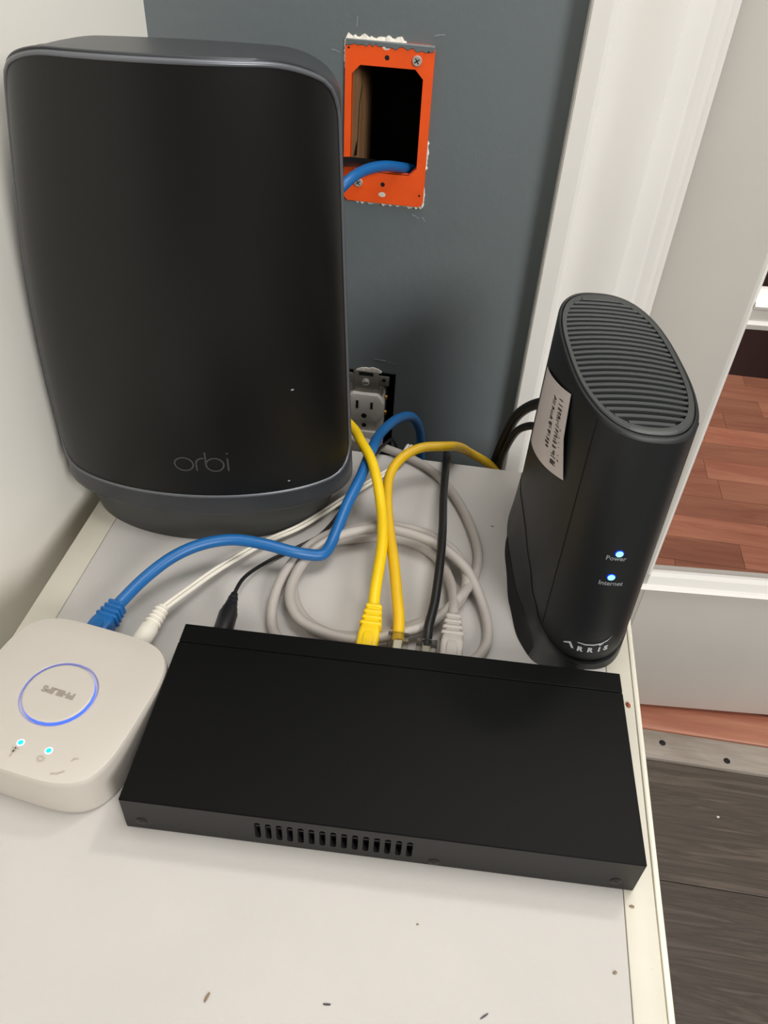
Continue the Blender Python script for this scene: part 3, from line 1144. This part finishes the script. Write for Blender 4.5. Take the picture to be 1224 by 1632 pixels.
def boot(root, p0, p1, mat, w0=.0125, w1=.0082, h0=.0092, h1=.0078, ribs=4, name='boot'):
    """strain-relief boot from the plug end p0 to the cable end p1, with raised ribs"""
    p0, p1 = Vector(p0), Vector(p1)
    d = (p1 - p0).normalized()
    s = d.cross(Vector((0, 0, 1))).normalized()
    u = s.cross(d)
    L = (p1 - p0).length
    rg = []
    for f, w_, h_ in ((0, w0 * .96, h0 * .96), (.03, w0, h0), (.40, w0, h0), (.52, w0 * .9, h0 * .98), (.6, w1 * 1.12, h1), (1, w1, h1 * .96)):
        rg.append([p0 + d * L * f + s * a + u * b for a, b in rrect(w_, h_, .0018)])
    v_, f_ = loft(rg)
    b = mesh(name, v_, f_, mat, root, smooth=40)
    for k in range(ribs):
        f = .60 + .36 * k / max(1, ribs - 1)
        ww = w0 * 1.04 + (w1 * 1.12 - w0 * 1.04) * (f - .60) / .36
        hh = h1 * 1.16
        rg = []
        for df, sc in ((-.034, .93), (-.02, 1), (.02, 1), (.034, .93)):
            rg.append([p0 + d * L * (f + df) + s * a + u * b_ for a, b_ in rrect(ww * sc, hh * sc, .0016)])
        v_, f_ = loft(rg)
        mesh('rib', v_, f_, mat, b, smooth=40)
    # latch hood
    rg = [[p0 + d * L * f + u * (h0 / 2 - .0004) + s * a + u * b_ for a, b_ in rrect(w_, h_, .0006)] for f, w_, h_ in ((.06, .0062, .0020), (.30, .0062, .0024), (.42, .0050, .0008))]
    v_, f_ = loft(rg)
    mesh('latch_hood', v_, f_, mat, b, smooth=40)
    return b


def plug_clear(root, p0, p1, core):
    p0, p1 = Vector(p0), Vector(p1)
    d = (p1 - p0).normalized()
    s = d.cross(Vector((0, 0, 1))).normalized()
    u = s.cross(d)
    rg = [[q + s * a + u * b for a, b in rrect(.0117, .0080, .0006, 2)] for q in (p0, p1)]
    v_, f_ = loft(rg)
    pl = mesh('plug', v_, f_, 'clear_plastic', root)
    rg = [[q + s * a + u * b for a, b in rrect(.0050, .0036, .001, 2)] for q in (p0 + d * .002, p1 - d * .0002)]
    v_, f_ = loft(rg)
    mesh('wires', v_, f_, core, pl)
    rg = [[q + s * a + u * (b + .0048) for a, b in rrect(.0060, .0010, .0003, 2)] for q in (p0 + d * .001, p1 - d * .001)]
    v_, f_ = loft(rg)
    mesh('latch', v_, f_, 'clear_plastic', pl)
    return pl


G = 'cables around the network devices'
ybk = lambda x: -.2542 + SWD / 2 + .0397 * (x + .1335) + .0012

BLUE = [(-.3021, -.1975, .014), (-.2998, -.1916, .015), (-.2916, -.1726, .018), (-.2797, -.1561, .022), (-.2658, -.1444, .024), (-.2485, -.1364, .024), (-.2294, -.1344, .022), (-.2099, -.1337, .018), (-.1969, -.1298, .014), (-.1935, -.1277, .0135), (-.1915, -.1235, .0135), (-.1900, -.1170, .0145), (-.1886, -.1109, .017), (-.1850, -.0915, .0250), (-.1800, -.0690, .0310), (-.1775, -.0400, .0320), (-.1755, .004, .0180), (-.1664, .028, .0146), (-.1579, .042, .0081), (-.1514, .055, -.0109), (-.1487, .060, -.0332), (-.1478, .062, -.0669), (-.150, .064, -.2), (-.16, .064, -.40)]
c = cable('ethernet_cable', 'blue ethernet cable plugged into the white hub, kinked behind the switch', G, BLUE, .0037, 'cable_blue')
boot(c, (-.3052, -.2178, .0130), (-.3000, -.1925, .0148), 'cable_blue', .0128, .0088, .0105, .0085, 4)

YEL1 = [(-.1541, -.1795, .013), (-.1552, -.1678, .015), (-.1561, -.1556, .018), (-.1563, -.1427, .021), (-.157, -.1238, .024), (-.1589, -.1089, .026), (-.1621, -.0935, .028), (-.1682, -.074, .0345), (-.1755, -.057, .0392), (-.1838, -.0430, .0402), (-.1935, -.0225, .0370), (-.212, -.0040, .036), (-.235, -.0020, .036), (-.2500, -.0060, .036), (-.2570, -.0150, .0370)]
c = cable('ethernet_cable', 'bright yellow ethernet cable from the switch passing behind the black router', G, YEL1, .0035, 'cable_yellow')
boot(c, (-.1545, ybk(-.1545), .0122), (-.1548, -.1672, .0150), 'cable_yellow', .0122, .0086, .0098, .0084, 4)

YEL2 = [(-.1379, -.1870, .012), (-.1385, -.1810, .0128), (-.1392, -.1736, .014), (-.1437, -.1522, .017), (-.1489, -.1293, .020), (-.1554, -.1037, .022), (-.1606, -.0768, .025), (-.1616, -.0559, .027), (-.156, -.0409, .030), (-.1443, -.0307, .033), (-.1271, -.0250, .0330), (-.1175, -.002, .0170), (-.1081, .018, -.002), (-.089, .030, -.0222), (-.0786, .035, -.0439), (-.075, .04, -.2), (-.08, .045, -.42)]
c = cable('ethernet_cable', 'dull yellow ethernet cable arching from the switch over the rear edge', G, YEL2, .0034, 'cable_yellow2')
plug_clear(c, (-.1376, ybk(-.1376), .0118), (-.1380, -.1835, .0124), 'cable_white')
rb = random.Random(5)

BLK = [(-.1215, -.1885, .012), (-.1217, -.1800, .013), (-.1218, -.1751, .014), (-.1202, -.157, .0165), (-.1202, -.1272, .0205), (-.1212, -.1006, .020), (-.1238, -.0608, .0165), (-.125, -.0268, .0125), (-.1258, -.002, .0065), (-.1261, .013, .0005), (-.1259, .022, -.0066), (-.1246, .032, -.0232), (-.1223, .036, -.0487), (-.12, .04, -.2), (-.13, .04, -.42)]
c = cable('ethernet_cable', 'black ethernet cable running from the switch over the rear edge', G, BLK, .0028, 'cable_black')
plug_clear(c, (-.1213, ybk(-.1213), .0118), (-.1216, -.1855, .0124), 'cable_grey')

GRAY = [(-.1082, -.1760, .0128), (-.1086, -.1633, .0145), (-.1092, -.1473, .011), (-.1137, -.1253, .006), (-.1223, -.1074, .0035), (-.1374, -.0969, .0035), (-.1567, -.0939, .0035), (-.1779, -.0993, .0035), (-.1981, -.109, .0035), (-.208, -.1243, .0035), (-.2089, -.1435, .0035), (-.203, -.1624, .0035), (-.1922, -.1755, .0035), (-.1767, -.182, .0035), (-.1596, -.1799, .0035), (-.1425, -.173, .0035), (-.1229, -.1604, .0035), (-.1097, -.1495, .0050), (-.1032, -.1389, .0085), (-.1037, -.1205, .0095), (-.1141, -.1031, .0098), (-.1322, -.092, .0100), (-.1546, -.0888, .0100), (-.1728, -.0932, .0100), (-.1941, -.1056, .0100), (-.2077, -.125, .0095), (-.2149, -.1485, .0085), (-.2155, -.1700, .006), (-.2100, -.1870, .0036), (-.1980, -.1955, .0034), (-.1787, -.1965, .0034), (-.1444, -.1950, .0034), (-.1128, -.1935, .0034), (-.0957, -.1875, .0034), (-.0882, -.1757, .0034), (-.0869, -.161, .0036), (-.0922, -.1411, .0060), (-.1030, -.1235, .0130), (-.1179, -.1110, .0158), (-.1373, -.1020, .0162), (-.1592, -.1000, .0165), (-.1823, -.1085, .0160), (-.1990, -.1221, .0120), (-.2067, -.1428, .0098), (-.2064, -.1628, .0096), (-.1978, -.1781, .0095), (-.1822, -.186, .0095), (-.1612, -.1880, .0095), (-.1392, -.1797, .0098), (-.1212, -.1681, .0098), (-.1062, -.1463, .0110), (-.0979, -.1208, .0062), (-.0962, -.0988, .0040), (-.1044, -.0678, .0036), (-.119, -.0376, .0036), (-.1345, -.0175, .0036), (-.1553, -.004, .0036), (-.1777, .0045, .0036), (-.1981, .0100, .0036), (-.216, .016, .0030), (-.232, .024, -.010), (-.24, .030, -.06), (-.24, .034, -.25), (-.23, .034, -.42)]
c = cable('ethernet_cable', 'grey ethernet cable lying in a loose coil behind the switch', G, GRAY, .0032, 'cable_grey')
boot(c, (-.1072, ybk(-.1072), .0122), (-.1084, -.1655, .0142), 'cable_grey', .0128, .0084, .0108, .0086, 4)

WHT = [(-.2775, -.1924, .012), (-.2745, -.1879, .013), (-.2664, -.1703, .011), (-.2548, -.1464, .008), (-.235, -.1162, .005), (-.2148, -.0956, .005), (-.1948, -.0667, .0050), (-.1808, -.0452, .0045), (-.1678, -.0257, .0035), (-.1600, -.0140, .0035), (-.1560, -.004, .0080), (-.1545, .008, .0050), (-.1540, .015, -.004), (-.1532, .022, -.0233), (-.1506, .026, -.0521), (-.15, .03, -.2), (-.16, .03, -.42)]
c = tag(empty('power_cable', (0, 0, T)), 'thin white twin-wire power cable plugged into the white hub', 'cable', G)
path = [p - Vector((0, 0, T)) for p in smooth_path(up(WHT))]
fr = frames(path)
for sgn in (-1, 1):
    tube('wire', [p + (t.cross(Vector((0, 0, 1))).normalized() if abs(t.z) < .9 else s) * .00125 * sgn for p, (t, s, u) in zip(path, fr)], .00128, 'cable_white', c, 10)


def barrel(root, p0, p1, prof, mat, name='barrel_plug'):
    p0, p1 = Vector(p0), Vector(p1)
    d = (p1 - p0).normalized()
    s = d.cross(Vector((0, 0, 1))).normalized()
    u = s.cross(d)
    L = (p1 - p0).length
    rg = [[p0 + d * L * f + s * r * math.cos(2 * math.pi * i / 20) + u * r * math.sin(2 * math.pi * i / 20) for i in range(20)] for f, r in prof]
    v_, f_ = loft(rg)
    return mesh(name, v_, f_, mat, root, smooth=40)


pl = barrel(c, (-.2803, -.2176, .0108), (-.2752, -.1880, .0128), [(0, .0050), (.05, .0054), (.48, .0054), (.55, .0042), (1, .0034)], 'cable_white')
for k in range(4):
    f = .58 + .10 * k
    q0 = Vector((-.2803, -.2176, .0108)).lerp(Vector((-.2752, -.1880, .0128)), f)
    q1 = Vector((-.2803, -.2176, .0108)).lerp(Vector((-.2752, -.1880, .0128)), f + .055)
    barrel(pl, q0, q1, [(0, .0046 - .0002 * k), (.3, .0050 - .0002 * k), (.7, .0050 - .0002 * k), (1, .0046 - .0002 * k)], 'cable_white', 'rib')

THIN = [(-.2378, -.1765, .013), (-.2381, -.1693, .013), (-.2372, -.1521, .009), (-.2276, -.1292, .003), (-.2148, -.1143, .0020), (-.2014, -.0987, .0020), (-.193, -.0763, .0028), (-.1872, -.0479, .006), (-.1816, -.0274, .008), (-.1756, -.0073, .010), (-.1715, .008, .0060), (-.1694, .020, .0002), (-.1664, .030, -.0139), (-.1644, .035, -.0417), (-.165, .04, -.2), (-.17, .04, -.42)]
c = cable('power_cable', 'thin black power cord plugged into the rear of the switch', G, THIN, .0012, 'cable_black', 10)
pl = barrel(c, (-.2362, ybk(-.2362), .0125), (-.2380, -.1700, .0130), [(0, .0050), (.05, .0055), (.55, .0055), (.62, .0046), (.66, .0046), (.70, .0040), (1, .0021)], 'cable_black')
for k in range(3):
    q0 = Vector((-.2372, -.1840, .0127)).lerp(Vector((-.2380, -.1700, .0130)), .1 + .28 * k)
    q1 = Vector((-.2372, -.1840, .0127)).lerp(Vector((-.2380, -.1700, .0130)), .22 + .28 * k)
    barrel(pl, q0, q1, [(0, .0040 - .0006 * k), (.5, .0043 - .0006 * k), (1, .0040 - .0006 * k)], 'cable_black', 'rib')

BBX = [(-.150, .190, .13), (-.1661, .170, .1498), (-.1766, .130, .1655), (-.185, .112, .1727), (-.1964, .095, .1779), (-.207, .078, .1793), (-.2154, .060, .177), (-.2275, .050, .1626), (-.2398, .045, .1236), (-.2480, .040, .080), (-.2600, .020, .050), (-.2700, .0000, .0400), (-.2735, -.0150, .0395)]
cable('ethernet_cable', 'blue ethernet cable coming out of the wall opening behind the router', G, BBX, .0037, 'cable_blue')
KBX = [(-.175, .180, .140), (-.1889, .150, .1565), (-.2047, .122, .1694), (-.2136, .105, .1752), (-.221, .088, .1807), (-.2316, .070, .1836), (-.2455, .056, .1702), (-.258, .050, .13), (-.262, .046, .06), (-.262, .044, -.1), (-.258, .044, -.42)]
cable('coaxial_cable', 'black cable at the lower left of the wall opening', G, KBX, .0034, 'cable_black')

PW1 = [(-.0590, -.0300, .0790), (-.0640, -.0190, .0748), (-.0690, -.0120, .0685), (-.0744, .000, .0564), (-.0797, .015, .0375), (-.0829, .028, .0137), (-.0854, .036, -.0074), (-.0876, .045, -.0336), (-.0863, .050, -.0677), (-.088, .05, -.25), (-.09, .05, -.42)]
cable('coaxial_cable', 'upper thick black cable leaving the rear of the modem', G, PW1, .0038, 'cable_black')
PW2 = [(-.0590, -.0260, .0535), (-.064, -.0200, .0535), (-.0685, -.0140, .0515), (-.0728, -.005, .0442), (-.0775, .010, .0286), (-.0814, .024, .0043), (-.0833, .033, -.018), (-.0817, .040, -.0518), (-.08, .055, -.25), (-.085, .06, -.42)]
cable('power_cable', 'lower thin black cable leaving the rear of the modem', G, PW2, .0028, 'cable_black')

# ------------------------------------------------------------------ wall fittings
BX0, BX1, BZ0, BZ1 = -.2262, -.1672, .1477, .2522
br = tag(empty('wiring_bracket', (-.1967, YW, T)), 'orange plastic low-voltage wiring bracket around the wall opening', 'bracket')
ox0, ox1, oz0, oz1 = -.2215 + .1967, -.1737 + .1967, .1692, .2375
X0, X1 = BX0 + .1967, BX1 + .1967
ch = .0055
inner = [(ox0 + ch * .7, oz0), (ox1 - ch, oz0), (ox1, oz0 + ch), (ox1, oz1 - ch), (ox1 - ch, oz1), (ox0 + ch, oz1), (ox0, oz1 - ch), (ox0, oz0 + ch * .7)]
outer = [(X0 + .003, BZ0), (X1 - .003, BZ0), (X1, BZ0 + .003), (X1, BZ1 - .003), (X1 - .003, BZ1), (X0 + .003, BZ1), (X0, BZ1 - .003), (X0, BZ0 + .003)]
y0, y1 = -.0020, -.0002
rg = [[(x, y1, z) for x, z in inner], [(x, y0, z) for x, z in inner], [(x, y0 - .0003, z) for x, z in [(a * .995 + o_[0] * .005, b * .995 + o_[1] * .005) for (a, b), o_ in zip(inner, outer)]],
      [(x, y0 - .0003, z) for x, z in [(o_[0] * .98 + a * .02, o_[1] * .98 + b * .02) for (a, b), o_ in zip(inner, outer)]], [(x, y0 + .0002, z) for x, z in outer], [(x, y1, z) for x, z in outer]]
rg.append(rg[0])
v, f = loft(rg, cap0=False, cap1=False)
mesh('frame', v, f, 'orange', br)
# inner sleeve running into the wall
rg = [[(x, y, z) for x, z in inner] for y in (-.0015, .004)]
rg2 = [[(x * 1.03, y, (z - .2034) * 1.03 + .2034) for x, z in inner] for y in (.004, -.0005)]
v, f = loft(rg + rg2, cap0=False, cap1=False)
mesh('sleeve', v, f, 'orange', br)


def fit(c, r, mat, name, dep=.0004, asp=1.0, n=16):
    x, z = c
    rg_ = [[(x + k_ * r * math.cos(2 * math.pi * i / n), -.0023 - d_, z + k_ * r * asp * math.sin(2 * math.pi * i / n)) for i in range(n)] for k_, d_ in ((1, -.0003), (1, dep * .5), (.85, dep))]
    v_, f_ = loft(rg_)
    return mesh(name, v_, f_, mat, br, smooth=40)


for x, z, r in ((-.1983, .2431, .0016), (-.1973, .1616, .0016), (-.1714, .2484, .0007), (-.1703, .1562, .0008), (-.2251 + .0012, .2471, .0007)):
    fit((x + .1967, z), r, 'hole', 'hole', .0001)
for x, z in ((-.1991, .2492), (-.1974, .1544)):
    fit((x + .1967, z), .0026, 'plaster', 'slot', .0001, .7)
for x, z in ((-.1784, .2428), (-.2152, .1616)):
    s = fit((x + .1967, z), .0033, 'steel', 'screw', .0014)
    X_, Z_ = x + .1967, z
    for rot in (.6, .6 + math.pi / 2):
        v, f = ribbon([(X_ - .002 * math.cos(rot), Z_ - .002 * math.sin(rot)), (X_ + .002 * math.cos(rot), Z_ + .002 * math.sin(rot))], .0007)
        mesh('screw_recess', [(a, -.0023 - .00145, b) for a, b in v], f, 'screw_black', s)

# torn drywall flakes round the bracket
tw = tag(empty('drywall_tear', (-.1967, YW, T)), 'ragged white torn drywall edge around the orange bracket', 'drywall edge')
rb = random.Random(11)


def flakes(x0, z0, x1, z1, n, amp, side, lift=.0009):
    d = Vector((x1 - x0, z1 - z0))
    nn = Vector((-d.y, d.x)).normalized() * side
    vv_, ff_ = [], []
    for i in range(n + 1):
        p = Vector((x0, z0)) + d * (i / n)
        a = amp * (.35 + .9 * rb.random()) * (1 if 0 < i < n else .2)
        q = p + nn * a
        e = p - nn * .0008
        vv_ += [(e.x, -.0001, e.y), (e.x, -lift - .0014, e.y), (q.x, -lift * .6 * rb.random() - .0003, q.y), (q.x, -.0001, q.y)]
    for i in range(n):
        a = 4 * i
        for k in range(4):
            ff_.append((a + k, a + (k + 1) % 4, a + 4 + (k + 1) % 4, a + 4 + k))
    ff_ += [(0, 1, 2, 3), (4 * n, 4 * n + 3, 4 * n + 2, 4 * n + 1)]
    mesh('flake', vv_, ff_, 'plaster', tw)


flakes(X0, BZ1, X0 + .040, BZ1 + .0002, 26, .0026, 1)
flakes(X0 + .007, BZ0, X1, BZ0, 30, .0019, -1)
flakes(X1, BZ0, X1, BZ0 + .014, 8, .0011, -1)
flakes(X1, BZ0 + .026, X1, BZ0 + .046, 12, .0012, -1)
flakes(X0, BZ1 - .018, X0, BZ1, 12, .0011, 1)
# painted ridge overlapping the top of the bracket
vv_, ff_ = [], []
for i in range(31):
    x = X0 + .0005 + (X1 - X0 - .0008) * i / 30
    zlo = BZ1 - .0016 - .0024 * rb.random() - .0012 * (i / 30)
    for (yy, zz_) in ((-.0024, zlo), (-.0030, zlo + .0006), (-.0030, BZ1 - .0002 - .0006 * i / 30), (-.0022, BZ1 + .0002)):
        vv_.append((x, yy, zz_))
for i in range(30):
    for k in range(3):
        a = 4 * i + k
        ff_.append((a, a + 1, a + 5, a + 4))
mesh('paint_ridge', vv_, ff_, 'wall_grey', tw)
# light scuffs in the paint
for x, z, l_, a in ((-.2190, .2620, .006, 1.5), (-.2330, .2440, .006, -.2), (-.1650, .2580, .007, .2), (-.1720, .1400, .006, -.4), (-.1660, .1385, .004, -.8), (-.1880, .0150, .020, -.12)):
    v, f = ribbon([(x + .1967 - l_ / 2 * math.cos(a), z - l_ / 2 * math.sin(a)), (x + .1967, z + .0004), (x + .1967 + l_ / 2 * math.cos(a), z + l_ / 2 * math.sin(a))], .0007)
    n_ = len(v)
    mesh('scuff', [(p, -.0003, q) for p, q in v] + [(p, .0001, q) for p, q in v], f + [tuple(reversed([i + n_ for i in q])) for q in f] + [(0, 2, 2 + n_, n_), (1, 1 + n_, 3 + n_, 3)], 'scuff', tw)

# duplex receptacle without its cover plate
OX = -.2037
ot = tag(empty('power_outlet', (OX, YW, T)), 'white double power outlet without cover plate, low on the grey wall', 'outlet')
# box behind
bm = bmesh.new()
box_bm(bm, (-.0250, -.0005, -.0870), (.0245, .045, .0035))
bmesh.ops.delete(bm, geom=[f for f in bm.faces if f.normal.y < -.9], context='FACES_ONLY')
me = bpy.data.meshes.new('wall_box')
bm.to_mesh(me)
bm.free()
link('wall_box', me, 'hole', ot)


def face(zc, name):
    pts = []
    for k in range(48):
        a = 2 * math.pi * k / 48
        x = .0172 * math.cos(a) * 1.0
        z = .0172 * math.sin(a)
        # round flanks, flattened top and bottom
        z = max(-.0143, min(.0143, z * 1.06))
        x = max(-.0170, min(.0170, x * 1.04))
        pts.append((x, z))
    rg_ = [[(x * s, y, zc + z * s) for x, z in pts] for s, y in ((1, .006), (1, -.0050), (.96, -.0064), (.90, -.0068), (.05, -.0068))]
    v_, f_ = loft(rg_)
    o_ = mesh(name, v_, f_, 'ivory', ot, smooth=35)
    for x, h_ in ((-.0064, .0040), (.0064, .0034)):
        box('slot', (x - .0011, -.0071, zc + .0035 - h_), (x + .0011, -.0060, zc + .0035 + h_), 'hole', o_)
    disc('ground_hole', (0, -.0060, zc - .0078), .0026, (0, -1, 0), .0011, 'hole', o_, 14, .0026)
    return o_


face(-.0300, 'receptacle_face')
face(-.0688, 'receptacle_face')
box('receptacle_body', (-.0165, -.0008, -.0830), (.0165, .028, -.0158), 'ivory', ot, .002)
box('centre_bridge', (-.0125, -.0045, -.0560), (.0125, .001, -.0428), 'ivory', ot, .001)
disc('centre_hole', (0, -.0040, -.0494), .0022, (0, -1, 0), .0008, 'hole', ot, 14, .0022)
yk = box('yoke', (-.0110, -.0030, -.0155), (.0110, -.0018, .0050), 'steel_dull', ot, .0004)
for sx in (-1, 1):
    box('ear', (sx * .0155 - .0045, -.0028, -.0075), (sx * .0155 + .0045, -.0018, .0020), 'steel_dull', yk, .0004)
    disc('ear_hole', (sx * .0155, -.0026, -.0020), .0018, (0, -1, 0), .0003, 'hole', yk, 12, .0018)
    box('strap', (sx * .0135 - .0022, -.0026, -.0160), (sx * .0135 + .0022, -.0016, -.0070), 'steel_dull', yk, .0004)
box('slot', (-.0062, -.0031, .0008), (.0062, -.0029, .0042), 'hole', yk)
sc_ = disc('mounting_screw', (0, -.0030, -.0052), .0032, (0, -1, 0), .0020, 'steel', ot, 18, .0024)
box('screw_recess', (-.0022, -.00505, -.0056), (.0022, -.00498, -.0048), 'screw_black', sc_)
for zc in (-.024, -.040):
    disc('terminal_screw', (.0165, .006, zc), .0026, (1, 0, 0), .002, 'brass', ot, 12)
# ragged plaster over the outlet
vv_, ff_ = [], []
n_ = 14
for i in range(n_ + 1):
    x = -.009 + .022 * i / n_
    zt_ = .0040 + .0034 * max(0, 1 - ((x - .003) / .012) ** 2) * (.7 + .5 * rb.random()) + .0006
    zb_ = .0032
    vv_ += [(x, -.0002, zb_), (x, -.0012, zb_ + .0004), (x, -.0010, zt_ - .0003), (x, -.0002, zt_)]
for i in range(n_):
    for k in range(3):
        a = 4 * i + k
        ff_.append((a, a + 1, a + 5, a + 4))
mesh('plaster_edge', vv_, ff_, 'plaster', ot)

# ------------------------------------------------------------------ crumbs
def blob(name, label, x, y, l_, w_, h_, rz, mat, z=T, group='crumbs on the cabinet top'):
    rb_ = random.Random(int(abs(x) * 1e5))
    n = 8
    rg_ = []
    for f, s, hz in ((0, .8, 0), (.5, 1, .5), (1, .5, 1)):
        l2, w2, h2 = l_ * .8, w_ * .75, h_ * .6
        rg_.append([(l2 / 2 * s * (.75 + .5 * rb_.random()) * math.cos(2 * math.pi * i / n), w2 / 2 * s * (.75 + .5 * rb_.random()) * math.sin(2 * math.pi * i / n), h2 * hz) for i in range(n)])
    v_, f_ = loft(rg_)
    o_ = mesh(name, v_, f_, mat, None, (x, y, z + .0001), rz)
    tag(o_, label, 'crumb', group)


blob('crumb', 'dark splinter on the white top nearest the front left', -.1906, -.3754, .0060, .0014, .0010, 1.25, 'crumb')
blob('crumb', 'brown crumb on the cream strip beside the switch corner', -.0140, -.3094, .0030, .0018, .0010, 0, 'crumb')
blob('crumb', 'grey crumb near the front right of the white top', -.0236, -.3386, .0026, .0018, .0008, .6, 'crumb')
blob('crumb', 'small grey fleck in front of the middle of the switch', -.1090, -.3330, .0016, .0010, .0005, .2, 'crumb')
blob('crumb', 'faint elongated fleck at the front of the white top', -.0780, -.3640, .0050, .0010, .0005, .7, 'logo_grey')
blob('crumb', 'faint flat fleck at the very front centre', -.1420, -.3700, .0045, .0012, .0004, .1, 'logo_grey')
blob('crumb', 'brown crumb on the top between the grey coil and the modem', -.0880, -.0650, .0030, .0012, .0006, -.2, 'crumb')
blob('chip', 'rust red chip beside the rear right corner of the switch', -.0068, -.1985, .0030, .0050, .0022, .2, 'chip_red')
blob('chip', 'white speck on the dark floor right of the cabinet', .240, .045, .0050, .0040, .0015, .4, 'white_speck', 0.0, 'specks on the floor')
